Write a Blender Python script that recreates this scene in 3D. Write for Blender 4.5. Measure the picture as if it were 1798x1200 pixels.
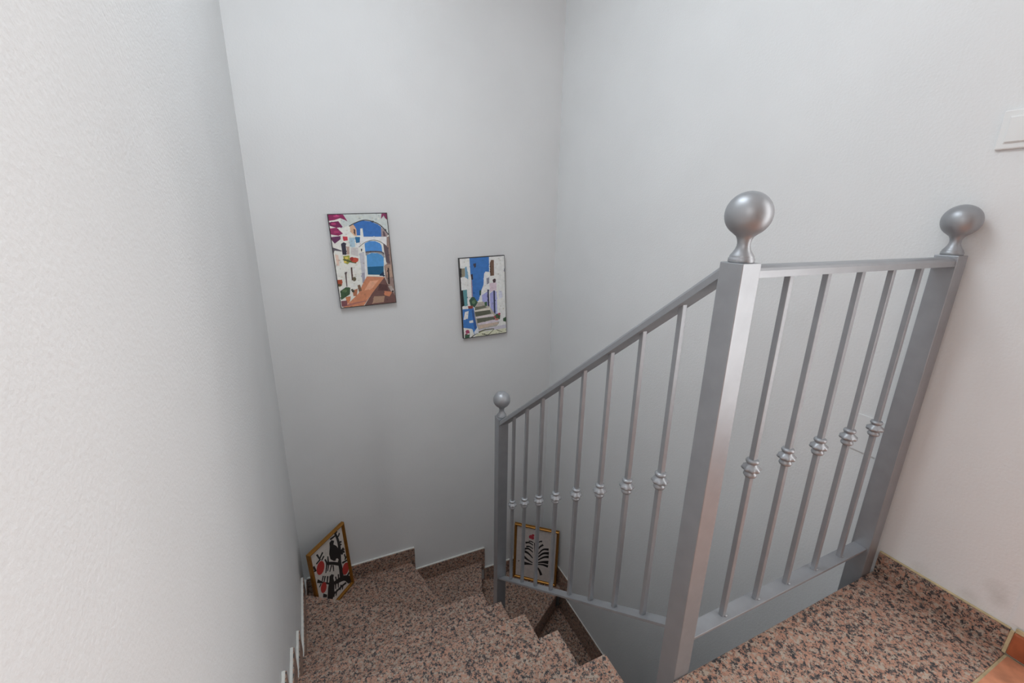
import bpy, bmesh, math, random
from mathutils import Vector, Matrix
random.seed(7)
for o in list(bpy.data.objects): bpy.data.objects.remove(o)
SC = bpy.context.scene
COL = SC.collection

# ------------------------------------------------------------------ camera
F_PX, PITCH, YAW, ROLL, CAM_H = 745.2, .2816, .4314, .0186, 1.012
def cam_axes():
    f = Vector((math.sin(YAW)*math.cos(PITCH), math.cos(YAW)*math.cos(PITCH), -math.sin(PITCH)))
    rt = Vector((math.cos(YAW), -math.sin(YAW), 0)); up = rt.cross(f)
    return rt*math.cos(ROLL)+up*math.sin(ROLL), -rt*math.sin(ROLL)+up*math.cos(ROLL), f
rt, up, fw = cam_axes()
cd = bpy.data.cameras.new('camera'); cam = bpy.data.objects.new('camera', cd); COL.objects.link(cam)
cd.sensor_width = 36; cd.lens = F_PX/1798*36; cd.clip_start = .02
m = Matrix((rt, up, -fw)).transposed().to_4x4(); m.translation = (0, 0, CAM_H)
cam.matrix_world = m; SC.camera = cam

# ------------------------------------------------------------------ world, daylight, exposure
w = bpy.data.worlds.new('world'); SC.world = w; w.use_nodes = True
PWR = {'world': .6, 'door': 18.5, 'ceiling': 16.0, 'flash': 2.0}
w.node_tree.nodes['Background'].inputs[0].default_value = (.80, .90, 1.0, 1)
w.node_tree.nodes['Background'].inputs[1].default_value = PWR['world']
def area(name, loc, rot, sx, sy, power, col):
    l = bpy.data.lights.new(name, 'AREA'); l.shape = 'RECTANGLE'; l.size = sx; l.size_y = sy
    l.energy = power; l.color = col
    o = bpy.data.objects.new(name, l); COL.objects.link(o); o.location = loc; o.rotation_euler = rot
    return o
# daylight through the doorway in the right wall, an added lamp standing in for flash bounced off the ceiling, the camera's flash
area('doorway_daylight', (1.60, -.42, 1.15), (0, math.radians(90), 0), 1.9, .8, PWR['door'], (1, .975, .945))
area('ceiling_bounce', (.05, 1.10, 2.56), (0, 0, 0), .5, 1.0, PWR['ceiling'], (.85, .935, 1.0))
fl = bpy.data.lights.new('flash', 'POINT'); fl.energy = PWR['flash']; fl.shadow_soft_size = .05; fl.color = (1, 1, 1)
fo = bpy.data.objects.new('flash', fl); COL.objects.link(fo); fo.location = (0, -.05, 1.29)
vs = SC.view_settings
vs.view_transform = 'Standard'; vs.look = 'None'; vs.gamma = 1; vs.use_curve_mapping = False
vs.exposure = 0.10

# ------------------------------------------------------------------ materials
def lin(c): 
    return tuple((v/255/12.92 if v/255 <= .04045 else ((v/255+.055)/1.055)**2.4) for v in c)
def mat(name):
    m = bpy.data.materials.new(name); m.use_nodes = True
    return m, m.node_tree.nodes, m.node_tree.links, m.node_tree.nodes['Principled BSDF']
def ramp(n, stops, interp='LINEAR'):
    r = n.new('ShaderNodeValToRGB'); r.color_ramp.interpolation = interp
    e = r.color_ramp.elements
    while len(e) > 1: e.remove(e[-1])
    e[0].position = stops[0][0]; e[0].color = (*stops[0][1], 1)
    for p, c in stops[1:]:
        k = e.new(p); k.color = (*c, 1)
    return r
def plaster(name, col, bump=.25, scale=150, rough=.75):
    m, n, l, b = mat(name)
    tc = n.new('ShaderNodeTexCoord')
    a = n.new('ShaderNodeTexNoise'); a.inputs['Scale'].default_value = scale; a.inputs['Detail'].default_value = 3
    c = n.new('ShaderNodeTexNoise'); c.inputs['Scale'].default_value = 3.0; c.inputs['Detail'].default_value = 4
    l.new(tc.outputs['Object'], a.inputs['Vector']); l.new(tc.outputs['Object'], c.inputs['Vector'])
    r = ramp(n, [(.3, tuple(v*.96 for v in col)), (.7, col)])
    l.new(c.outputs['Fac'], r.inputs['Fac']); l.new(r.outputs['Color'], b.inputs['Base Color'])
    bp = n.new('ShaderNodeBump'); bp.inputs['Strength'].default_value = bump; bp.inputs['Distance'].default_value = .004
    l.new(a.outputs['Fac'], bp.inputs['Height']); l.new(bp.outputs['Normal'], b.inputs['Normal'])
    b.inputs['Roughness'].default_value = rough
    return m
def stained(m, spots, col):
    n, l = m.node_tree.nodes, m.node_tree.links; b = n['Principled BSDF']
    src = b.inputs['Base Color'].links[0].from_socket
    tc = n.new('ShaderNodeTexCoord'); ns = n.new('ShaderNodeTexNoise'); ns.inputs['Scale'].default_value = 28; ns.inputs['Detail'].default_value = 4
    l.new(tc.outputs['Object'], ns.inputs['Vector'])
    for (p, rad, amt) in spots:
        d = n.new('ShaderNodeVectorMath'); d.operation = 'DISTANCE'; d.inputs[1].default_value = p; l.new(tc.outputs['Object'], d.inputs[0])
        r = n.new('ShaderNodeMapRange'); r.interpolation_type = 'SMOOTHSTEP'; r.inputs[1].default_value = 0; r.inputs[2].default_value = rad; r.inputs[3].default_value = amt; r.inputs[4].default_value = 0
        l.new(d.outputs['Value'], r.inputs[0])
        mu = n.new('ShaderNodeMath'); mu.operation = 'MULTIPLY'; l.new(r.outputs[0], mu.inputs[0]); l.new(ns.outputs['Fac'], mu.inputs[1])
        mx = n.new('ShaderNodeMixRGB'); mx.inputs[2].default_value = (*col, 1); l.new(mu.outputs[0], mx.inputs['Fac']); l.new(src, mx.inputs[1]); src = mx.outputs['Color']
    l.new(src, b.inputs['Base Color'])
    return m
def granite(name, scale=1.0, rough=.28):
    m, n, l, b = mat(name)
    tc = n.new('ShaderNodeTexCoord')
    ns = n.new('ShaderNodeTexNoise'); ns.inputs['Scale'].default_value = 165*scale; ns.inputs['Detail'].default_value = 2
    l.new(tc.outputs['Object'], ns.inputs['Vector'])
    mx = n.new('ShaderNodeMixRGB'); mx.blend_type = 'LINEAR_LIGHT'; mx.inputs['Fac'].default_value = .010
    l.new(tc.outputs['Object'], mx.inputs[1]); l.new(ns.outputs['Color'], mx.inputs[2])
    v = n.new('ShaderNodeTexVoronoi'); v.inputs['Scale'].default_value = 178*scale
    l.new(mx.outputs['Color'], v.inputs['Vector'])
    sep = n.new('ShaderNodeSeparateColor'); l.new(v.outputs['Color'], sep.inputs['Color'])
    # clustering: larger dark / pink clouds
    cl = n.new('ShaderNodeTexNoise'); cl.inputs['Scale'].default_value = 62*scale; cl.inputs['Detail'].default_value = 3
    l.new(tc.outputs['Object'], cl.inputs['Vector'])
    ad = n.new('ShaderNodeMath'); ad.operation = 'MULTIPLY_ADD'; ad.inputs[1].default_value = 1.5; ad.inputs[2].default_value = -.75
    l.new(cl.outputs['Fac'], ad.inputs[0])
    sm = n.new('ShaderNodeMath'); sm.operation = 'ADD'; l.new(sep.outputs[0], sm.inputs[0]); l.new(ad.outputs[0], sm.inputs[1])
    r = ramp(n, [(.05, lin((56, 56, 60))), (.17, lin((78, 77, 78))), (.30, lin((112, 100, 94))), (.40, lin((172, 130, 112))),
                 (.60, lin((192, 146, 124))), (.76, lin((164, 138, 122))), (.90, lin((180, 166, 152)))], 'LINEAR')
    l.new(sm.outputs[0], r.inputs['Fac']); l.new(r.outputs['Color'], b.inputs['Base Color'])
    b.inputs['Roughness'].default_value = rough; b.inputs['Specular IOR Level'].default_value = .35
    return m
def plain(name, col, rough=.5, metal=0.0, var=0.0, vscale=40, coat=0.0):
    m, n, l, b = mat(name)
    b.inputs['Base Color'].default_value = (*col, 1); b.inputs['Roughness'].default_value = rough; b.inputs['Metallic'].default_value = metal
    b.inputs['Coat Weight'].default_value = coat
    if var:
        tc = n.new('ShaderNodeTexCoord'); a = n.new('ShaderNodeTexNoise'); a.inputs['Scale'].default_value = vscale; a.inputs['Detail'].default_value = 4
        l.new(tc.outputs['Object'], a.inputs['Vector'])
        r = ramp(n, [(.3, tuple(v*(1-var) for v in col)), (.7, tuple(min(1, v*(1+var)) for v in col))])
        l.new(a.outputs['Fac'], r.inputs['Fac']); l.new(r.outputs['Color'], b.inputs['Base Color'])
    return m
def printed(name, rough=.45):
    m, n, l, b = mat(name)
    at = n.new('ShaderNodeAttribute'); at.attribute_name = 'ink'
    tc = n.new('ShaderNodeTexCoord'); a = n.new('ShaderNodeTexNoise'); a.inputs['Scale'].default_value = 60; a.inputs['Detail'].default_value = 5
    l.new(tc.outputs['Object'], a.inputs['Vector'])
    r = ramp(n, [(.3, (.93, .93, .93)), (.7, (1.07, 1.07, 1.07))])
    l.new(a.outputs['Fac'], r.inputs['Fac'])
    mx = n.new('ShaderNodeMixRGB'); mx.blend_type = 'MULTIPLY'; mx.inputs['Fac'].default_value = 1
    l.new(at.outputs['Color'], mx.inputs[1]); l.new(r.outputs['Color'], mx.inputs[2]); l.new(mx.outputs['Color'], b.inputs['Base Color'])
    b.inputs['Roughness'].default_value = rough
    return m
M_WALL = plaster('white_plaster', (.84, .845, .845), .22, 150)
M_WALL_SMOOTH = plaster('white_plaster_smooth', (.84, .845, .845), .10, 120)
M_WARM_BOUNCE = plaster('warm_bounce_paint', lin((178, 122, 82)), .1, 100)  # invented brown for the unseen hall wall, to warm reflections in the railing
M_WALL_R = stained(plaster('white_plaster_scuffed', (.84, .845, .845), .26, 150), [((1.462, .262, .148), .035, .45), ((1.462, .252, .12), .03, .4), ((1.462, .40, .085), .03, .3), ((1.462, .30, .088), .03, .4)], (.36, .33, .29))
M_CEIL = plaster('ceiling_white', (.82, .82, .81), .1, 100)
M_GRAN = granite('pink_granite')
M_CAULK = plain('white_caulk', (.78, .77, .73), .6, 0, .06, 60)
M_CREAM = plain('cream_grout', lin((205, 188, 150)), .8, 0, .18, 50)
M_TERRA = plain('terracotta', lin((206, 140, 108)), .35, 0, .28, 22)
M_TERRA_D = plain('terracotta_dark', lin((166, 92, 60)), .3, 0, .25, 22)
M_SILVER = plain('silver_paint', (.36, .37, .39), .42, .55, .05, 25)
M_GOLD = plain('gold_moulding', lin((158, 108, 40)), .34, .55, .15, 30)
M_BLACK = plain('black_edge', (.025, .022, .022), .5)
M_BACK = plain('brown_backing', (.22, .15, .09), .8, 0, .1, 30)
M_PRINT = printed('printed_picture', .45)
M_PLASTIC = plain('white_plastic', (.84, .84, .83), .3)

# ------------------------------------------------------------------ mesh helpers
def box(bm, lo, hi):
    lo = Vector(lo); hi = Vector(hi)
    v = [bm.verts.new((hi.x if i & 1 else lo.x, hi.y if i & 2 else lo.y, hi.z if i & 4 else lo.z)) for i in range(8)]
    for f in ((0, 2, 3, 1), (4, 5, 7, 6), (0, 1, 5, 4), (2, 6, 7, 3), (0, 4, 6, 2), (1, 3, 7, 5)): bm.faces.new([v[i] for i in f])
def prism(bm, poly, a, b, axis=2):
    """poly in the plane normal to axis, extruded from a to b"""
    def p(q, h):
        return (q[0], q[1], h) if axis == 2 else ((q[0], h, q[1]) if axis == 1 else (h, q[0], q[1]))
    lo = [bm.verts.new(p(q, a)) for q in poly]; hi = [bm.verts.new(p(q, b)) for q in poly]
    n = len(poly)
    for i in range(n): bm.faces.new((lo[i], lo[(i+1) % n], hi[(i+1) % n], hi[i]))
    bm.faces.new(lo); bm.faces.new(list(reversed(hi)))
def sweep(bm, prof, A, B):
    """profile [(side, up)] swept from A to B with vertical end cuts (profile stays in the plane normal to the horizontal run)"""
    A = Vector(A); B = Vector(B); d = B-A; h = Vector((d.x, d.y, 0)).normalized(); s = Vector((h.y, -h.x, 0))
    pa = [bm.verts.new(A+s*u+Vector((0, 0, v))) for u, v in prof]; pb = [bm.verts.new(B+s*u+Vector((0, 0, v))) for u, v in prof]
    n = len(prof)
    for i in range(n): bm.faces.new((pa[i], pa[(i+1) % n], pb[(i+1) % n], pb[i]))
    bm.faces.new(pa); bm.faces.new(list(reversed(pb)))
def lathe(bm, prof, seg=32, lobe=None):
    rings = []
    for i, (r, z) in enumerate(prof):
        rg = []
        for k in range(seg):
            a = 2*math.pi*k/seg; rr = r*(lobe(i, a) if lobe else 1)
            rg.append(bm.verts.new((rr*math.cos(a), rr*math.sin(a), z)))
        rings.append(rg)
    for p, q in zip(rings, rings[1:]):
        for k in range(seg): bm.faces.new((p[k], p[(k+1) % seg], q[(k+1) % seg], q[k]))
    bm.faces.new(list(reversed(rings[0]))); bm.faces.new(rings[-1])
def mesh(bm, name, smooth=False):
    bmesh.ops.recalc_face_normals(bm, faces=bm.faces[:])
    me = bpy.data.meshes.new(name); bm.to_mesh(me); bm.free()
    if smooth:
        for p in me.polygons: p.use_smooth = True
    return me
def obj(name, bm, material, parent=None, loc=None, bevel=0, smooth=False, me=None):
    me = me or mesh(bm, name, smooth)
    if material and not me.materials: me.materials.append(material)
    o = bpy.data.objects.new(name, me); COL.objects.link(o)
    if parent: o.parent = parent
    if loc is not None: o.location = loc
    if bevel:
        b = o.modifiers.new('bevel', 'BEVEL'); b.width = bevel; b.segments = 2; b.limit_method = 'ANGLE'
    return o
def empty(name, loc=(0, 0, 0), rot=None):
    o = bpy.data.objects.new(name, None); COL.objects.link(o); o.location = loc; o.empty_display_size = .1
    if rot: o.rotation_euler = rot
    return o
def tag(o, label=None, cat=None, kind=None, group=None):
    if label: o['label'] = label
    if cat: o['category'] = cat
    if kind: o['kind'] = kind
    if group: o['group'] = group
    return o
def struct(name, bm, m, label, **k):
    return tag(obj(name, bm, m, **k), label, None, 'structure')
def neg(o): return -Vector(o.location)       # parts built in world coordinates under a parent

# ------------------------------------------------------------------ measures
XL, XR, YB = -.271, 1.462, 2.514               # stairwell walls
Z_TOP, Z_LOW = 2.6, -2.75
xl = lambda y: XL+(YB-max(y, .2))*.0247        # the left wall runs slightly out of square
XH = xl(0)
R, G, NOSE0 = .1894, .2518, .472               # riser, going, landing edge
EDGE = .4934                                   # landing slab edge under the guard rail
XT = .648                                      # free end of the upper treads
SX_L, SX_R, SY_B = -.254, 1.4535, 2.497        # skirting faces
HALL = -2.4
z = lambda k: -k*R

# ------------------------------------------------------------------ walls, ceiling, floors
bm = bmesh.new(); prism(bm, [(XL-.15, HALL-.15), (XH, HALL-.15), (XH, .2), (XL, YB), (XL, YB+.15), (XL-.15, YB+.15)], Z_LOW, Z_TOP); struct('wall_left', bm, M_WALL, 'white orange-peel plaster wall running beside the upper flight')
bm = bmesh.new(); box(bm, (XL, YB, Z_LOW), (XR, YB+.15, Z_TOP)); struct('wall_back', bm, M_WALL_SMOOTH, 'smooth white wall carrying the two village pictures')
bm = bmesh.new()
D0, D1 = -.86, .02
for y0, y1, z0, z1 in ((D1, YB+.15, Z_LOW, Z_TOP), (HALL-.15, D0, Z_LOW, Z_TOP), (D0, D1, 2.1, Z_TOP), (D0, D1, Z_LOW, -.2)): box(bm, (XR, y0, z0), (XR+.15, y1, z1))
struct('wall_right', bm, M_WALL_R, 'white textured wall behind the railing with the light switch')
bm = bmesh.new()
box(bm, (XH, HALL-.15, Z_LOW), (XR, HALL, Z_TOP))
struct('wall_front', bm, M_WARM_BOUNCE, 'unseen end wall of the upper hall, coloured brown for warm reflections')
bm = bmesh.new(); box(bm, (XL-.15, HALL-.15, Z_TOP), (XR+.15, YB+.15, Z_TOP+.12)); struct('ceiling', bm, M_CEIL, 'white ceiling above the stairwell')
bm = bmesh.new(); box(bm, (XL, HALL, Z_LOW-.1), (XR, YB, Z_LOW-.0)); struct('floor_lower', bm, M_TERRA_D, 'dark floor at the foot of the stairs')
# upper hall floor: grout bed with terracotta tiles
TILE_Y = .212
bm = bmesh.new(); box(bm, (XH, HALL, -.20), (XR, TILE_Y, -.004)); floor = struct('floor', bm, M_CREAM, 'terracotta tiled floor of the upper hall')
TS = .305
bm = bmesh.new(); box(bm, (0, -TS+.006, 0), (TS-.006, 0, .0045)); tile_me = mesh(bm, 'tile'); tile_me.materials.append(M_TERRA)
i = 0
for iy in range(9):
    for ix in range(6):
        x1 = XR-.012-ix*TS; y1 = TILE_Y-.006-iy*TS
        if x1-TS < XH: continue
        if y1-TS < HALL: continue
        o = obj('tile', None, None, floor, (x1-TS+.006, y1, -.0042), me=tile_me)
bm = bmesh.new(); box(bm, (XR, D0, -.2), (XR+.15, D1, 0)); struct('threshold', bm, M_TERRA_D, 'terracotta threshold of the doorway beside the switch')
# plaster step in the wall beside the doorway
bm = bmesh.new(); box(bm, (XR-.0025, D1, .085), (XR, .224, 2.2)); struct('trim_1', bm, M_WALL_SMOOTH, 'shallow plaster band round the doorway')

# ------------------------------------------------------------------ granite staircase
st = tag(empty('staircase', (.19, .35, 0)), 'pink and black granite staircase winding down between white walls', 'staircase')
PIV6, PIV7, PIV8, PIV9, PIV10 = (.652, 1.708), (.60, 1.765), (.665, 1.745), (.70, 1.712), (.72, 1.69)
W6, W7, W8, W9, W10 = (SX_L, 2.292), (.400, SY_B), (.925, SY_B), (SX_R, 2.186), (SX_R, 1.655)
XA, XB = XL+.001, XR-.001
la = lambda y: (xl(y)+.001, y)
treads = {0: [la(TILE_Y), (XB, TILE_Y), (XB, EDGE), (XT, EDGE), (XT, NOSE0), la(NOSE0)]}
for k in range(1, 6):
    treads[k] = [la(NOSE0+(k-1)*G-.035), (XT, NOSE0+(k-1)*G-.035), (XT, NOSE0+k*G), la(NOSE0+k*G)]
N5 = NOSE0+5*G
def back(p, q, d=.035):      # shift edge p-q to its left
    v = Vector((q[0]-p[0], q[1]-p[1])).normalized(); n = Vector((-v.y, v.x))*d
    return (p[0]+n.x, p[1]+n.y), (q[0]+n.x, q[1]+n.y)
YW = YB-.001
treads[6] = [la(N5-.035), (XT, N5-.035), PIV6, la(2.303)]
treads[7] = [la(2.303-.035), (PIV6[0]-.02, PIV6[1]-.028), PIV7, (.395, YW), (XA, YW)]
treads[8] = [(.395-.035, YW), (PIV7[0]-.035, PIV7[1]), PIV8, (.931, YW)]
treads[9] = [(.931-.035, YW), (PIV8[0]-.035, PIV8[1]+.01), PIV9, (XB, 2.19), (XB, YW)]
treads[10] = [(XB, 2.19+.035), (PIV9[0]-.02, PIV9[1]+.03), PIV10, (XB, 1.652)]
for k in range(11, 14):
    treads[k] = [(.722, 1.67-(k-11)*G+.03), (XB, 1.67-(k-11)*G+.03), (XB, 1.67-(k-10)*G), (.722, 1.67-(k-10)*G)]
TH = .03
for k, poly in treads.items():
    bm = bmesh.new(); prism(bm, poly, z(k)-TH, z(k)); obj('tread', bm, M_GRAN, st, neg(st), bevel=.003)
def riser(k, p, q, d):      # vertical slab under the nosing line p-q, set back by d
    (a, b) = back(p, q, d); (a2, b2) = back(p, q, d+.015)
    bm = bmesh.new(); prism(bm, [a, b, b2, a2], z(k)+.0005, z(k-1)-TH-.0005); obj('riser', bm, M_GRAN, st, neg(st))
for k in range(1, 7): riser(k, (XT, NOSE0+(k-1)*G), (xl(NOSE0+(k-1)*G)+.002, NOSE0+(k-1)*G), .02)
riser(7, (.60, 1.742), (XA+.03, 2.275), .02)
riser(8, PIV7, (.40, YW-.03), .02)
riser(9, PIV8, (.91, YW-.03), .02)
riser(10, PIV9, (XB-.03, 2.172), .02)
riser(11, PIV10, (XB-.01, 1.655), .02)
for k in (12, 13): riser(k, (.722, 1.67-(k-11)*G), (XB, 1.67-(k-11)*G), .02)
bm = bmesh.new()      # plastered concrete under the steps
for k, poly in treads.items():
    if k == 0: continue
    c = Vector((sum(p[0] for p in poly)/len(poly), sum(p[1] for p in poly)/len(poly)))
    q = [tuple(c+(Vector(p)-c)*.80) for p in poly]
    prism(bm, q, z(k)-TH-.26, z(k)-TH-.0008)
obj('plaster_soffit', bm, M_WALL_SMOOTH, st, neg(st))

# ------------------------------------------------------------------ skirting
SH = .107
def skirt_back():
    root = tag(empty('baseboard_back', (0.5, YB, z(7))), 'stepped granite skirting along the back wall', None, 'structure')
    xs = [XL+.018, .400, .925, XR-.010]
    for i, k in enumerate((7, 8, 9)):
        t = z(k)+SH
        x0 = xs[i]+(.028 if i else 0); x1 = xs[i+1]+(.028 if i < 2 else 0)
        bm = bmesh.new(); box(bm, (x0, SY_B, z(k)+.0005), (x1, YB-.0005, t)); obj('skirting_piece', bm, M_GRAN, root, neg(root), bevel=.0015)
        if i < 2:
            bm = bmesh.new(); box(bm, (xs[i+1]+.004, SY_B+.001, z(k+1)+SH+.0005), (x1, YB-.0005, z(k)-.0005)); obj('skirting_riser_piece', bm, M_GRAN, root, neg(root), bevel=.001)
        bm = bmesh.new(); box(bm, (x0, SY_B+.004, t), (x1, YB-.0005, t+.006)); obj('caulk_bead', bm, M_CAULK, root, neg(root), bevel=.002)
skirt_back()
def skirt_left():
    root = tag(empty('baseboard_left', (XL, 1.2, z(3))), 'stepped granite skirting with white caulk beside the upper flight', None, 'structure')
    ends = {k: (NOSE0+(k-1)*G, NOSE0+k*G) for k in range(1, 6)}
    ends[0] = (TILE_Y, NOSE0); ends[6] = (N5, 2.292); ends[7] = (2.292, YB-.002)
    for k, (a, b) in ends.items():
        t = z(k)+(.10 if k > 5 else .122); a += .03 if k else 0; b += .03 if k < 7 else 0
        bm = bmesh.new(); prism(bm, [(xl(a)+.0005, a), (xl(a)+.016, a), (xl(b)+.016, b), (xl(b)+.0005, b)], z(k)+.0005, t); obj('skirting_piece', bm, M_GRAN, root, neg(root), bevel=.0015)
        bm = bmesh.new(); prism(bm, [(xl(a)+.0005, a), (xl(a)+.012, a), (xl(b)+.012, b), (xl(b)+.0005, b)], t, t+.005); obj('caulk_bead', bm, M_CAULK, root, neg(root), bevel=.002)
skirt_left()
def skirt_right():
    root = tag(empty('baseboard_right', (XR, .35, 0)), 'granite and terracotta skirting along the right wall', None, 'structure')
    # landing
    bm = bmesh.new(); box(bm, (SX_R, TILE_Y+.006, .0005), (XR-.0005, EDGE-.001, .068)); obj('skirting_piece', bm, M_GRAN, root, neg(root), bevel=.0015)
    bm = bmesh.new(); box(bm, (SX_R+.002, TILE_Y+.006, .068), (XR-.0005, EDGE-.001, .073)); obj('caulk_bead', bm, M_CREAM, root, neg(root), bevel=.002)
    bm = bmesh.new(); box(bm, (SX_R+.001, TILE_Y-.001, .0005), (XR-.0005, TILE_Y+.006, .068)); obj('grout_joint', bm, M_CREAM, root, neg(root), bevel=.001)
    bm = bmesh.new(); box(bm, (SX_R-.002, TILE_Y-.001-.18, .003), (XR-.0005, TILE_Y-.001, .068)); obj('terracotta_skirting_tile', bm, M_TERRA_D, root, neg(root), bevel=.004)
    bm = bmesh.new(); box(bm, (SX_R+.002, TILE_Y-.001-.18, .068), (XR-.0005, TILE_Y-.001, .080)); obj('caulk_bead', bm, M_CREAM, root, neg(root), bevel=.002)
    # lower steps
    for k, a, b, h in ((9, YB-.018, 2.10, .157), (10, 2.215, 1.64, .165), (11, 1.64, 1.42, .165), (12, 1.42, 1.17, .165)):
        t = z(k)+h
        bm = bmesh.new(); box(bm, (SX_R, b-.018, z(k)+.0005), (XR-.0005, a-(.018 if k > 9 else 0), t)); obj('skirting_piece', bm, M_GRAN, root, neg(root), bevel=.0015)
        bm = bmesh.new(); box(bm, (SX_R+.002, b-.018, t), (XR-.0005, a-(.018 if k > 9 else 0), t+.005)); obj('caulk_bead', bm, M_CAULK, root, neg(root), bevel=.001)
skirt_right()

# ------------------------------------------------------------------ silver railing
PX, PW = .651, .0464                           # post faces
PXF = 1.3936
RAILY = EDGE+PW/2+.0003; RAILX = PX+PW/2
PT = .946
rail = tag(empty('stair_railing', (RAILX, RAILY, 0)), 'silver painted iron railing with square posts, ball finials and knuckled balusters', 'railing')
fin_prof = [(.0205, 0), (.0212, .002), (.0212, .007), (.0196, .0085), (.0196, .0105), (.0188, .0125), (.0160, .0165), (.0128, .022), (.0108, .028), (.0106, .033), (.0118, .039), (.0142, .0440)]
for a in range(1, 19):
    t = -math.pi/2+math.radians(24)+a*(math.pi-math.radians(24))/18
    if a < 18: fin_prof.append((.0375*math.cos(t), .0805+.0375*math.sin(t)))
fin_prof.append((.0015, .1180))
bm = bmesh.new(); lathe(bm, fin_prof, 40); fin_me = mesh(bm, 'ball_finial', True); fin_me.materials.append(M_SILVER)
def post(x, y, zt, zb):
    bm = bmesh.new(); box(bm, (x, y, zb), (x+PW, y+PW, zt)); p = obj('newel_post', bm, M_SILVER, rail, neg(rail), bevel=.0015)
    obj('ball_finial', None, None, p, (x+PW/2, y+PW/2, zt), me=fin_me)
post(PX, EDGE+.0003, PT, -.16)
post(PXF, EDGE+.0003, PT, -.16)
LPY, LPT = 1.536, .177
post(PX, LPY, LPT, -1.08)
dome = [(-.021, 0), (.021, 0), (.021, .012), (.018, .0165), (.011, .0200), (0, .0215), (-.011, .0200), (-.018, .0165), (-.021, .012)]
bm = bmesh.new(); sweep(bm, dome, (PX+PW, RAILY, .9205), (PXF, RAILY, .9205)); obj('handrail', bm, M_SILVER, rail, neg(rail))
zu = lambda y: .849-.772*(y-.627)
dome2 = [(u, v*1.25) for u, v in dome]
bm = bmesh.new(); sweep(bm, dome2, (RAILX, EDGE+PW+.0003, zu(EDGE+PW)), (RAILX, LPY, zu(LPY))); obj('handrail', bm, M_SILVER, rail, neg(rail))
bar = [(-.0175, -.007), (.0175, -.007), (.0175, 0), (-.0175, 0)]
zb = lambda y: .037-.790*(y-.635)
bm = bmesh.new(); sweep(bm, bar, (PX+PW, RAILY, .096), (PXF, RAILY, .096)); obj('bottom_rail', bm, M_SILVER, rail, neg(rail), bevel=.001)
bm = bmesh.new(); sweep(bm, [(u, v*1.3) for u, v in bar], (RAILX, EDGE+PW+.0003, zb(EDGE+PW)), (RAILX, LPY, zb(LPY))); obj('bottom_rail', bm, M_SILVER, rail, neg(rail), bevel=.001)
# cast knuckle on every baluster
kp = [(.0080, -.0215), (.0118, -.0205), (.0136, -.0170), (.0126, -.0125), (.0096, -.0100), (.0100, -.0085), (.0160, -.0060), (.0186, -.0025), (.0180, .0005), (.0150, .0040), (.0112, .0078), (.0094, .0098), (.0098, .0112), (.0126, .0128), (.0136, .0162), (.0120, .0196), (.0080, .0208)]
bm = bmesh.new(); lathe(bm, kp, 32, lambda i, a: 1+(.09*math.cos(8*a) if 6 <= i <= 8 else 0)); kn_me = mesh(bm, 'knuckle', True); kn_me.materials.append(M_SILVER)
bm = bmesh.new(); bmesh.ops.create_icosphere(bm, subdivisions=2, radius=.0042); weld_me = mesh(bm, 'weld_bead', True); weld_me.materials.append(M_SILVER)
def baluster(x, y, z0, z1, zk):
    bm = bmesh.new(); box(bm, (x-.006, y-.006, z0), (x+.006, y+.006, z1)); b = obj('baluster', bm, M_SILVER, rail, neg(rail), bevel=.0012)
    obj('knuckle', None, None, b, (x, y, zk), me=kn_me)
    o = obj('weld_bead', None, None, b, (x+.005, y-.0062, z0+.0015), me=weld_me); o.scale = (1.2, .8, .6)
for x in (.814, .932, 1.050, 1.169, 1.287): baluster(x, RAILY, .0955, .922, .504)
for y in (.632, .738, .846, .960, 1.080, 1.198, 1.315, 1.430): baluster(RAILX, y, zb(y)-.001, zu(y)+.006, .438-.780*(y-.632))

# ------------------------------------------------------------------ printed pictures
def homography(src):
    """photo quad TL,TR,BR,BL -> unit square (u right, v down)"""
    dst = [(0, 0), (1, 0), (1, 1), (0, 1)]
    A = []
    for (x, y), (u, v) in zip(src, dst):
        A.append([x, y, 1, 0, 0, 0, -u*x, -u*y, u]); A.append([0, 0, 0, x, y, 1, -v*x, -v*y, v])
    n = 8
    for i in range(n):
        p = max(range(i, n), key=lambda r: abs(A[r][i])); A[i], A[p] = A[p], A[i]
        for r in range(n):
            if r != i:
                f = A[r][i]/A[i][i]
                A[r] = [a-f*b for a, b in zip(A[r], A[i])]
    h = [A[i][8]/A[i][i] for i in range(n)]
    def f(p):
        d = h[6]*p[0]+h[7]*p[1]+1
        return (h[0]*p[0]+h[1]*p[1]+h[2])/d, (h[3]*p[0]+h[4]*p[1]+h[5])/d
    return f
STROKE = [1.0]      # ink weight
def stroke(pts, w0, w1):
    P = []; w0 *= STROKE[0]; w1 *= STROKE[0]
    for i in range(len(pts)-1):          # subdivide as a smooth curve
        p0 = pts[max(i-1, 0)]; p1 = pts[i]; p2 = pts[i+1]; p3 = pts[min(i+2, len(pts)-1)]
        for s in range(5):
            t = s/5
            P.append(tuple(.5*(2*b+(c-a)*t+(2*a-5*b+4*c-d)*t*t+(-a+3*b-3*c+d)*t**3) for a, b, c, d in zip(p0, p1, p2, p3)))
    P.append(pts[-1])
    L, Rr = [], []
    for i, p in enumerate(P):
        a = P[max(i-1, 0)]; b = P[min(i+1, len(P)-1)]; d = Vector((b[0]-a[0], b[1]-a[1])).normalized()
        w_ = (w0+(w1-w0)*i/(len(P)-1))/2
        L.append((p[0]-d.y*w_, p[1]+d.x*w_)); Rr.append((p[0]+d.y*w_, p[1]-d.x*w_))
    return L+Rr[::-1]
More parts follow.
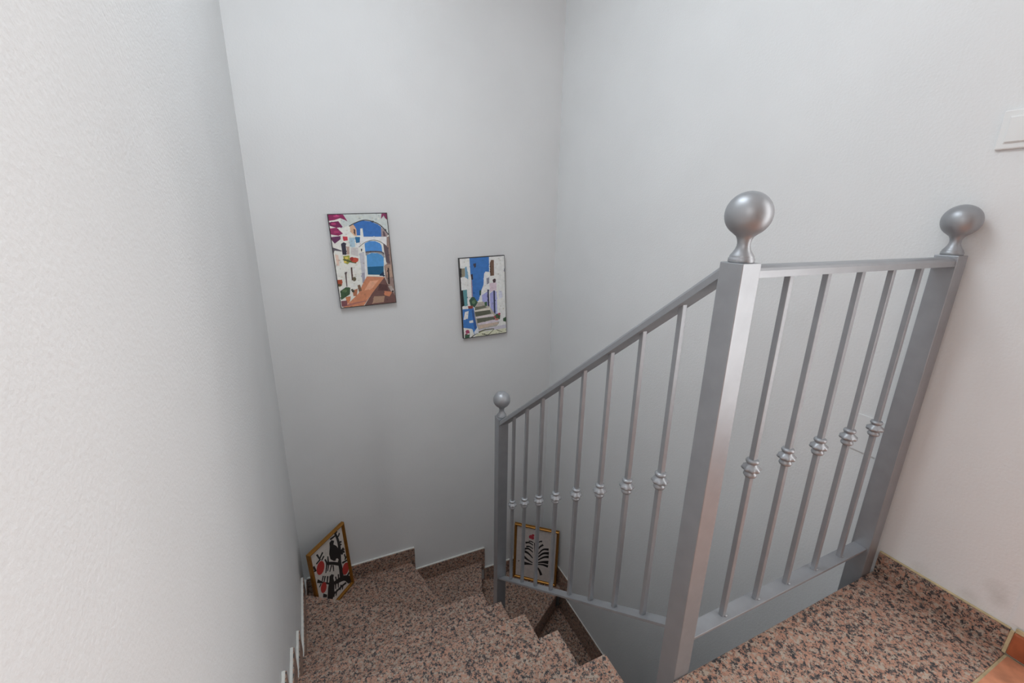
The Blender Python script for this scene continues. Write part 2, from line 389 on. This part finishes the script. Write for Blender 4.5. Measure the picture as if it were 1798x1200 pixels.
def ell(cx, cy, rx, ry, tilt=0, n=18):
    c, s = math.cos(tilt), math.sin(tilt)
    return [(cx+rx*math.cos(t)*c-ry*math.sin(t)*s, cy+rx*math.cos(t)*s+ry*math.sin(t)*c) for t in (2*math.pi*i/n for i in range(n))]
def clip(poly, lo, hi):
    for ax, v, sg in ((0, lo[0], 1), (0, hi[0], -1), (1, lo[1], 1), (1, hi[1], -1)):
        out = []
        for i, p in enumerate(poly):
            q = poly[(i+1) % len(poly)]; a = (p[ax]-v)*sg; b = (q[ax]-v)*sg
            if a >= 0: out.append(p)
            if a*b < 0:
                t = a/(a-b); out.append((p[0]+(q[0]-p[0])*t, p[1]+(q[1]-p[1])*t))
        poly = out
        if len(poly) < 3: return []
    return poly
def inside(p, poly):
    r = False
    for i, a in enumerate(poly):
        b = poly[i-1]
        if (a[1] > p[1]) != (b[1] > p[1]) and p[0] < (b[0]-a[0])*(p[1]-a[1])/(b[1]-a[1])+a[0]: r = not r
    return r
def art(name, parent, quad, shapes, W, H, y0, lo=(0, 0), hi=(1, 1), gain=1.0, dabs=0):
    """flat printed sheet in the local XZ plane facing -Y; shapes are (rgb, polygon in photo-crop units), painted in order as thin ink layers"""
    hom = homography(quad)
    bm = bmesh.new(); lay = bm.loops.layers.float_color.new('ink')
    for i, (c, poly) in enumerate(shapes):
        if poly is None: uv = [(lo[0], lo[1]), (hi[0], lo[1]), (hi[0], hi[1]), (lo[0], hi[1])]
        else: uv = clip([hom(p) for p in poly], lo, hi)
        if len(uv) < 3: continue
        def put(uv_, cc, off):
            f = bm.faces.new([bm.verts.new(((u-.5)*W, y0-off, (1-v)*H)) for u, v in uv_]); f.normal_update()
            if f.normal.y > 0: f.normal_flip()
            for lp in f.loops: lp[lay] = (*(min(.94, v) for v in cc), 1)
        cc = tuple(v*gain for v in lin(c)); put(uv, cc, i*.00002)
        if dabs:      # small brush dabs of neighbouring tints inside each painted area
            us = [p[0] for p in uv]; ws = [p[1] for p in uv]; ar = (max(us)-min(us))*(max(ws)-min(ws))
            calm = c[2] > c[0]+60                     # sky and sea stay smooth
            for _ in range(int(ar*dabs*(.25 if calm else 1))+2):
                p = (random.uniform(min(us), max(us)), random.uniform(min(ws), max(ws)))
                if not inside(p, uv): continue
                r = random.uniform(.006, .020); q = clip([(p[0]+r*1.3*math.cos(t)*random.uniform(.6, 1.2), p[1]+r*.6*math.sin(t)*random.uniform(.6, 1.2)) for t in (2*math.pi*j/7 for j in range(7))], lo, hi)
                if len(q) < 3: continue
                k_ = random.uniform(.93, 1.07) if calm else random.uniform(.74, 1.16); h_ = random.uniform(-.05, .05)
                put(q, (cc[0]*k_*(1+h_), cc[1]*k_, cc[2]*k_*(1-h_)), i*.00002+random.uniform(.000004, .000017))
    bmesh.ops.triangulate(bm, faces=bm.faces[:])
    me = bpy.data.meshes.new(name); bm.to_mesh(me); bm.free(); me.materials.append(M_PRINT)
    o = bpy.data.objects.new(name, me); COL.objects.link(o); o.parent = parent
    return o

A1 = [((226, 224, 214), None),
 ((196, 203, 200), [(100, 90), (730, 75), (745, 300), (705, 262), (640, 208), (560, 173), (480, 163), (400, 190), (330, 225), (250, 260), (240, 120)]),
 ((222, 222, 214), [(250, 250), (330, 215), (345, 290), (400, 335), (440, 335), (420, 420), (400, 440), (250, 400)]),
 ((52, 108, 178), [(370, 203), (420, 180), (480, 166), (560, 176), (630, 206), (662, 235), (665, 335), (480, 335), (470, 247), (446, 250), (446, 322), (410, 322), (405, 262)]),
 ((208, 170, 140), [(335, 215), (372, 203), (406, 258), (408, 326), (385, 326), (345, 285)]),
 ((92, 72, 72), [(376, 250), (396, 262), (396, 320), (381, 300)]),
 ((160, 142, 140), [(663, 238), (700, 265), (735, 315), (720, 336), (664, 336)]),
 ((92, 78, 88), [(680, 275), (700, 290), (712, 332), (684, 332)]),
 ((60, 66, 72), stroke([(330, 225), (400, 188), (480, 162), (560, 171), (640, 205), (700, 262), (738, 312)], 10, 10)),
 ((226, 226, 222), [(445, 335), (722, 335), (735, 445), (690, 408), (620, 374), (560, 371), (490, 395), (430, 440), (400, 445), (430, 380)]),
 ((74, 138, 204), [(490, 405), (540, 381), (600, 381), (650, 405), (665, 430), (672, 500), (488, 500)]),
 ((92, 92, 96), stroke([(430, 445), (490, 397), (560, 373), (620, 376), (690, 412), (730, 448)], 6, 6)),
 ((140, 142, 148), [(440, 505), (500, 492), (640, 485), (690, 500), (695, 560), (660, 517), (600, 503), (540, 508), (500, 535), (498, 550)]),
 ((80, 70, 70), stroke([(500, 497), (580, 490), (660, 495), (690, 520)], 12, 10)),
 ((78, 146, 202), [(508, 528), (560, 506), (620, 508), (660, 522), (686, 552), (686, 645), (514, 652)]),
 ((18, 88, 124), [(514, 652), (684, 644), (684, 735), (520, 738)]),
 ((18, 48, 76), [(632, 745), (684, 696), (688, 748)]),
 ((224, 222, 210), [(518, 733), (640, 735), (640, 752), (518, 752)]),
 ((192, 62, 74), [(262, 332), (312, 335), (315, 374), (272, 380)]),
 ((168, 194, 208), [(328, 345), (385, 345), (392, 440), (340, 442)]),
 ((40, 106, 152), [(390, 338), (443, 338), (440, 395), (402, 402)]),
 ((48, 48, 64), [(245, 410), (268, 396), (292, 402), (302, 520), (260, 525)]),
 ((176, 150, 138), [(302, 440), (330, 440), (332, 522), (304, 522)]),
 ((196, 192, 190), [(345, 450), (420, 450), (425, 545), (345, 520)]),
 ((190, 190, 196), [(432, 505), (492, 500), (496, 820), (468, 822)]),
 ((232, 230, 220), [(470, 420), (488, 405), (500, 540), (505, 800), (490, 800), (486, 520)]),
 ((60, 56, 64), [(450, 462), (464, 460), (462, 490), (452, 488)]),
 ((88, 84, 92), [(150, 445), (250, 480), (250, 490), (175, 480), (165, 520)]),
 ((224, 196, 180), [(180, 520), (215, 530), (225, 640), (200, 640)]),
 ((150, 152, 70), [(265, 540), (330, 530), (338, 600), (310, 625), (275, 610)]),
 ((84, 96, 56), stroke([(275, 570), (320, 590), (400, 610)], 26, 14)),
 ((216, 196, 96), ell(300, 560, 18, 14)), ((214, 190, 90), ell(285, 600, 14, 10)),
 ((190, 78, 58), ell(385, 580, 38, 26)), ((150, 50, 48), ell(352, 570, 18, 20)),
 ((84, 62, 58), [(342, 660), (358, 655), (365, 790), (352, 795)]),
 ((92, 78, 78), [(280, 708), (306, 704), (298, 730), (305, 860), (296, 860)]),
 ((96, 90, 70), ell(378, 780, 20, 22)),
 ((150, 150, 164), [(455, 720), (485, 710), (488, 815), (464, 822)]),
 ((136, 38, 88), [(105, 98), (270, 103), (316, 176), (290, 160), (240, 140), (180, 160), (122, 168)]),
 ((112, 34, 80), [(122, 185), (220, 172), (265, 232), (200, 242), (132, 222)]),
 ((142, 44, 92), [(130, 250), (200, 240), (266, 302), (220, 325), (142, 312)]),
 ((96, 48, 84), [(142, 340), (240, 328), (240, 362), (180, 408), (150, 372)]),
 ((176, 60, 110), ell(170, 200, 26, 12)), ((170, 58, 106), ell(200, 285, 30, 12)), ((180, 66, 116), ell(200, 120, 34, 10)),
 ((126, 44, 86), [(668, 92), (728, 90), (738, 168), (705, 140), (690, 112), (662, 150)]),
 ((146, 124, 116), [(718, 336), (765, 330), (815, 1028), (790, 1000), (700, 762), (690, 640), (716, 620)]),
 ((94, 80, 86), [(682, 408), (732, 450), (748, 620), (712, 604), (690, 480)]),
 ((176, 148, 130), [(700, 640), (760, 625), (775, 760), (722, 760)]),
 ((56, 44, 44), [(724, 660), (739, 662), (747, 830), (729, 832)]),
 ((198, 132, 100), [(508, 752), (692, 758), (560, 930), (470, 1062), (245, 1088), (300, 1050), (420, 930), (470, 820)]),
 ((216, 160, 130), [(540, 800), (630, 790), (560, 880), (480, 900)]),
 ((170, 110, 100), stroke([(300, 1060), (400, 1030), (500, 1010)], 20, 10)),
 ((108, 78, 74), [(692, 758), (722, 830), (800, 960), (815, 1030), (478, 1062), (560, 930)]),
 ((86, 58, 58), [(640, 830), (720, 840), (725, 900), (620, 900)]),
 ((164, 134, 114), [(580, 962), (692, 955), (680, 1022), (565, 1034)]),
 ((194, 126, 94), [(688, 905), (772, 912), (740, 962), (690, 950)]),
 ((168, 156, 150), [(725, 850), (765, 850), (800, 920), (760, 915)]),
 ((60, 86, 60), [(232, 905), (290, 865), (335, 870), (330, 940), (240, 1000)]), ((90, 116, 80), ell(275, 905, 26, 16)),
 ((196, 124, 86), [(285, 970), (338, 960), (332, 1010), (300, 1045)]),
 ((122, 76, 82), [(238, 1012), (300, 1004), (302, 1060), (246, 1072)]),
 ((164, 78, 54), [(198, 790), (252, 786), (248, 850), (205, 855)]), ((90, 80, 56), ell(222, 845, 22, 14)),
 ((172, 112, 82), [(358, 900), (412, 880), (402, 950), (368, 962)]), ((66, 70, 60), [(355, 880), (380, 905), (372, 925), (352, 905)]),
 ((122, 92, 72), [(410, 845), (436, 838), (455, 900), (424, 914)]),
]
A2 = [((224, 224, 218), None),
 ((58, 114, 182), [(240, 146), (470, 128), (472, 310), (430, 305), (412, 330), (405, 460), (380, 520), (355, 622), (338, 652), (275, 642), (265, 400), (250, 330)]),
 ((238, 236, 230), [(412, 330), (430, 305), (470, 310), (478, 480), (385, 580), (345, 655), (380, 520), (405, 460)]),
 ((62, 62, 78), [(283, 218), (318, 210), (316, 252), (299, 266)]),
 ((36, 36, 40), [(122, 274), (146, 270), (149, 374), (128, 374)]), ((142, 136, 116), [(146, 274), (185, 268), (188, 368), (150, 372)]),
 ((118, 160, 186), [(185, 262), (205, 248), (226, 360), (224, 398), (190, 372)]),
 ((50, 40, 50), [(254, 342), (276, 334), (282, 394), (262, 406)]), ((150, 132, 150), [(258, 406), (270, 404), (278, 606), (264, 606)]),
 ((28, 34, 34), [(136, 526), (162, 522), (178, 702), (148, 714)]), ((92, 146, 152), [(160, 522), (208, 515), (213, 702), (178, 710)]),
 ((112, 86, 70), [(483, 200), (496, 172), (528, 172), (531, 350), (486, 356)]), ((80, 58, 50), [(481, 205), (490, 200), (494, 350), (486, 356)]),
 ((70, 50, 56), [(512, 402), (532, 388), (553, 398), (546, 434), (524, 440)]),
 ((136, 136, 148), [(440, 384), (473, 372), (473, 438), (445, 456)]),
 ((214, 196, 206), [(476, 440), (560, 430), (560, 520), (480, 540)]),
 ((162, 164, 212), [(385, 580), (450, 538), (456, 706), (390, 648)]), ((160, 162, 210), [(480, 560), (525, 525), (531, 790), (485, 732)]),
 ((176, 178, 218), [(540, 528), (560, 540), (572, 802), (546, 802)]), ((62, 62, 92), [(450, 512), (468, 514), (476, 716), (455, 712)]), ((52, 58, 88), [(522, 524), (541, 526), (547, 802), (528, 790)]),
 ((206, 208, 222), [(585, 520), (625, 540), (632, 600), (590, 630)]), ((120, 120, 134), [(650, 270), (662, 268), (662, 304), (652, 304)]),
 ((174, 168, 158), [(325, 662), (400, 655), (500, 740), (562, 830), (592, 900), (560, 950), (350, 1002), (310, 900), (293, 770)]),
 ((110, 112, 96), [(300, 718), (425, 700), (440, 722), (300, 757)]), ((214, 206, 192), [(298, 757), (480, 724), (492, 748), (300, 774)]),
 ((92, 94, 80), [(300, 776), (480, 752), (495, 795), (310, 832)]), ((212, 202, 202), [(310, 832), (520, 798), (532, 826), (315, 852)]),
 ((96, 98, 84), [(322, 855), (530, 828), (545, 858), (330, 908)]), ((206, 196, 204), [(330, 910), (560, 862), (600, 890), (345, 930)]),
 ((196, 176, 160), [(340, 935), (560, 895), (590, 915), (350, 975)]),
 ((196, 192, 200), [(340, 985), (678, 922), (684, 966), (350, 1012)]),
 ((208, 208, 184), [(285, 1085), (340, 1012), (690, 966), (690, 1030)]),
 ((92, 96, 60), stroke([(345, 1015), (430, 985), (530, 975)], 14, 10)), ((70, 72, 52), stroke([(380, 1035), (420, 1042), (455, 1050)], 8, 8)), ((84, 86, 60), stroke([(560, 985), (590, 1000), (630, 1012)], 8, 6)),
 ((70, 72, 52), stroke([(250, 1082), (290, 1050), (345, 1018)], 10, 8)), ((84, 86, 60), stroke([(455, 1050), (500, 1010), (530, 978)], 7, 5)),
 ((62, 118, 186), [(150, 745), (285, 722), (302, 850), (332, 1002), (290, 1042), (270, 980), (160, 962)]), ((52, 90, 150), [(262, 760), (285, 740), (302, 850), (325, 990), (292, 975)]),
 ((226, 226, 220), [(182, 775), (226, 764), (216, 850), (164, 868)]), ((214, 216, 216), [(230, 882), (276, 870), (281, 900), (235, 907)]),
 ((222, 222, 216), [(160, 962), (260, 974), (288, 1042), (235, 1088), (160, 1098)]), ((214, 218, 224), [(290, 1010), (325, 960), (345, 1020), (300, 1040)]),
 ((166, 74, 106), ell(210, 1008, 24, 22)), ((150, 60, 92), ell(196, 1040, 14, 12)), ((60, 92, 70), [(178, 1045), (238, 1040), (232, 1088), (178, 1092)]),
 ((230, 228, 222), [(152, 715), (225, 700), (222, 738), (152, 745)]),
 ((54, 86, 70), [(232, 640), (262, 602), (292, 600), (335, 660), (300, 722), (250, 702)]), ((96, 128, 96), ell(285, 660, 20, 22)), ((142, 70, 60), [(215, 708), (278, 700), (272, 737), (225, 737)]),
 ((66, 86, 60), [(532, 826), (570, 795), (605, 812), (600, 860), (560, 872)]), ((172, 58, 84), ell(592, 800, 14, 14)), ((168, 70, 80), ell(538, 832, 14, 10)), ((186, 120, 110), ell(560, 862, 22, 12)),
 ((58, 86, 60), [(640, 850), (676, 832), (678, 892), (640, 884)]), ((60, 92, 66), [(414, 662), (446, 654), (446, 706), (420, 702)]), ((40, 72, 62), [(355, 525), (378, 520), (372, 580), (356, 582)]),
]
BLK = (30, 28, 28); RED = (190, 58, 52)
STROKE[0] = 1.55
A3 = [((222, 214, 206), None)]
for pts, a, b in (([(600, 250), (640, 330), (665, 430), (670, 600), (690, 700), (705, 810)], 18, 36), ([(485, 642), (580, 632), (675, 640)], 24, 28),
  ([(835, 832), (780, 812), (720, 815), (640, 860), (600, 888)], 60, 22), ([(765, 865), (680, 940), (560, 1060), (480, 1150)], 14, 14),
  ([(662, 248), (650, 285), (628, 308)], 12, 10), ([(628, 228), (604, 268)], 12, 10), ([(692, 352), (650, 376)], 14, 12), ([(692, 384), (655, 412)], 14, 12),
  ([(726, 436), (680, 482)], 24, 14), ([(735, 475), (690, 490)], 20, 12), ([(710, 512), (678, 482)], 18, 12),
  ([(360, 535), (410, 602)], 18, 12), ([(440, 502), (396, 592)], 13, 10), ([(457, 548), (426, 606)], 12, 10), ([(355, 656), (402, 600)], 10, 12), ([(510, 548), (517, 622)], 10, 14), ([(472, 588), (502, 640)], 14, 16),
  ([(733, 508), (752, 562)], 12, 10), ([(768, 528), (740, 578)], 10, 12), ([(706, 622), (776, 578)], 16, 10),
  ([(314, 690), (352, 742)], 26, 14), ([(322, 752), (356, 735)], 10, 12),
  ([(498, 650), (485, 762)], 14, 8), ([(522, 655), (510, 735)], 12, 7), ([(562, 655), (538, 742)], 12, 7), ([(582, 655), (592, 732)], 12, 8),
  ([(372, 868), (432, 882)], 34, 14), ([(430, 882), (535, 892)], 14, 16), ([(452, 798), (434, 872)], 12, 8), ([(478, 798), (460, 882)], 12, 8), ([(512, 798), (505, 882)], 14, 10), ([(402, 945), (422, 900)], 8, 10),
  ([(655, 765), (660, 832)], 12, 10), ([(618, 798), (632, 855)], 12, 10), ([(620, 885), (622, 955)], 14, 8), ([(655, 872), (658, 935)], 12, 8), ([(695, 895), (682, 965)], 12, 8), ([(722, 890), (712, 955)], 12, 8),
  ([(806, 732), (768, 792)], 12, 12), ([(452, 1046), (505, 1050)], 34, 22), ([(640, 960), (628, 1040)], 10, 8), ([(610, 985), (598, 1060)], 10, 8), ([(560, 1160), (520, 1200)], 12, 8), ([(440, 1150), (480, 1230)], 14, 8)):
    A3.append((BLK, stroke(pts, a, b)))
A3 += [(BLK, [(528, 378), (555, 344), (592, 348), (582, 395), (622, 410), (655, 450), (668, 540), (632, 592), (590, 602), (545, 582), (526, 520), (533, 430)]), ((222, 214, 206), ell(636, 586, 18, 20)),
       (BLK, [(535, 800), (562, 770), (594, 776), (588, 820), (604, 870), (604, 1000), (580, 1100), (510, 1090), (518, 950), (533, 860)]), (BLK, [(740, 790), (802, 794), (838, 838), (792, 878), (748, 842)]),
       (BLK, [(530, 330), (610, 270), (600, 300), (545, 345)]),
       (RED, ell(412, 700, 50, 92, .25)), (RED, ell(752, 690, 40, 80, .2)), (RED, ell(458, 945, 38, 72, .2))]
STROKE[0] = 1.3
A4 = [((222, 212, 206), None), ((196, 66, 78), ell(350, 318, 22, 26)), ((196, 66, 78), ell(384, 300, 20, 20)), ((190, 60, 72), ell(380, 336, 22, 20))]
for pts, a, b in (([(325, 380), (360, 383), (392, 402)], 14, 8), ([(280, 402), (330, 400), (388, 438)], 22, 8), ([(290, 455), (335, 455), (385, 487)], 18, 8), ([(258, 490), (320, 485), (384, 537)], 24, 8),
  ([(258, 520), (320, 552), (380, 620)], 30, 8), ([(250, 590), (300, 635), (377, 687)], 28, 8), ([(248, 690), (300, 697), (375, 711)], 44, 8),
  ([(512, 382), (480, 386), (452, 408)], 18, 8), ([(527, 430), (480, 460), (448, 508)], 24, 8), ([(602, 497), (520, 500), (442, 578)], 26, 8), ([(605, 550), (520, 555), (436, 622)], 34, 8),
  ([(602, 600), (530, 607), (434, 657)], 32, 8), ([(597, 680), (520, 674), (434, 687)], 40, 8), ([(592, 738), (520, 712), (432, 706)], 28, 8), ([(436, 742), (470, 790), (497, 862)], 12, 28), ([(405, 400), (410, 560), (412, 740)], 8, 12)):
    A4.append((BLK, stroke(pts, a, b)))
A4.append((BLK, ell(185, 658, 8, 9)))

def wall_picture(name, label, cx, zbot, W, H, tilt, quad, shapes):
    root = tag(empty(name, (cx, YB-.0005, zbot), (0, tilt, 0)), label, 'picture')
    T = .022
    bm = bmesh.new(); box(bm, (-W/2, -T, 0), (W/2, 0, H)); obj('backing_board', bm, M_BLACK, root, bevel=.001)
    art('print', root, quad, shapes, W, H, -T-.0003, (.012, .008), (.988, .992), 1.3, 420)
wall_picture('arch_picture', 'unframed painting of whitewashed arches over a lane to the sea', .251, .524, .303, .502, -math.radians(2.6), [(105, 97), (725, 82), (812, 1028), (235, 1090)], A1)
wall_picture('stairway_picture', 'unframed painting of a whitewashed stepped alley under blue sky', .957, .277, .300, .508, -math.radians(2.5), [(118, 156), (657, 116), (684, 1024), (163, 1094)], A2)

def framed(name, label, cx, cy, zb_, W, H, yaw, lean, quad, shapes, fw_, mm):
    root = tag(empty(name, (cx, cy, zb_)), label, 'picture')
    root.rotation_mode = 'XYZ'; root.rotation_euler = (Matrix.Rotation(yaw, 3, 'Z') @ Matrix.Rotation(-lean, 3, 'X')).to_euler()
    T = .024
    bm = bmesh.new(); box(bm, (-W/2+.004, -T*.45, .004), (W/2-.004, 0, H-.004)); obj('backing_board', bm, M_BACK, root)
    prof = [(0, 0), (0, -T*.8), (.25*fw_, -T), (.6*fw_, -T*.92), (.8*fw_, -T*.66), (fw_, -T*.6), (fw_, -T*.46), (fw_*.5, -T*.46), (fw_*.5, 0)]
    c = [(-W/2, 0), (W/2, 0), (W/2, H), (-W/2, H)]
    inn = [(1, 1), (-1, 1), (-1, -1), (1, -1)]
    for s in range(4):      # four mitred mouldings
        bm = bmesh.new(); e = (s+1) % 4; ring = []
        for q in (s, e): ring.append([bm.verts.new((c[q][0]+inn[q][0]*u, v, c[q][1]+inn[q][1]*u)) for u, v in prof])
        n = len(prof)
        for i in range(n): bm.faces.new((ring[0][i], ring[0][(i+1) % n], ring[1][(i+1) % n], ring[1][i]))
        bm.faces.new(ring[0]); bm.faces.new(list(reversed(ring[1])))
        obj('frame_moulding', bm, mm, root)
    art('print', root, quad, shapes, W, H, -T*.46-.0003, (fw_*.9/W, fw_*.9/H), (1-fw_*.9/W, 1-fw_*.9/H), 1.0)
framed('bird_print', 'gold framed print of black birds and red fruit leaning in the corner', -.096, 2.374, z(7)+.0012, .300, .469, .829, .066, [(233, 557), (706, 106), (861, 854), (423, 1376)], A3, .020, M_GOLD)
framed('leaf_print', 'gold framed print of a black leaf and red flower standing behind the balusters', 1.312, 2.343, z(9)+.0012, .343, .486, -.70, .035, [(136, 120), (752, 248), (704, 1016), (104, 872)], A4, .019, M_GOLD)

# ------------------------------------------------------------------ light switch and blank plate
sw = tag(empty('light_switch', (XR, .47, 1.184)), 'white square rocker light switch on the textured wall', 'light switch')
def plate(parent, y0, y1, z0, z1, t, name, m, bev, x=XR):
    bm = bmesh.new(); box(bm, (x-t, y0, z0), (x-.0003, y1, z1)); return obj(name, bm, m, parent, neg(parent), bevel=bev)
plate(sw, .431, .513, 1.184, 1.267, .008, 'switch_plate', M_PLASTIC, .003)
plate(sw, .4435, .5005, 1.1965, 1.2535, .0095, 'rocker_surround', M_PLASTIC, .001)
o = plate(sw, .4455, .4985, 1.1985, 1.2515, .0125, 'rocker', M_PLASTIC, .0015)
cp = tag(empty('cover_plate', (XR, .59, .345)), 'flat white blank cover plate on the wall behind the far post', 'cover plate')
plate(cp, .520, .636, .345, .462, .004, 'plate', M_WALL_SMOOTH, .0015)
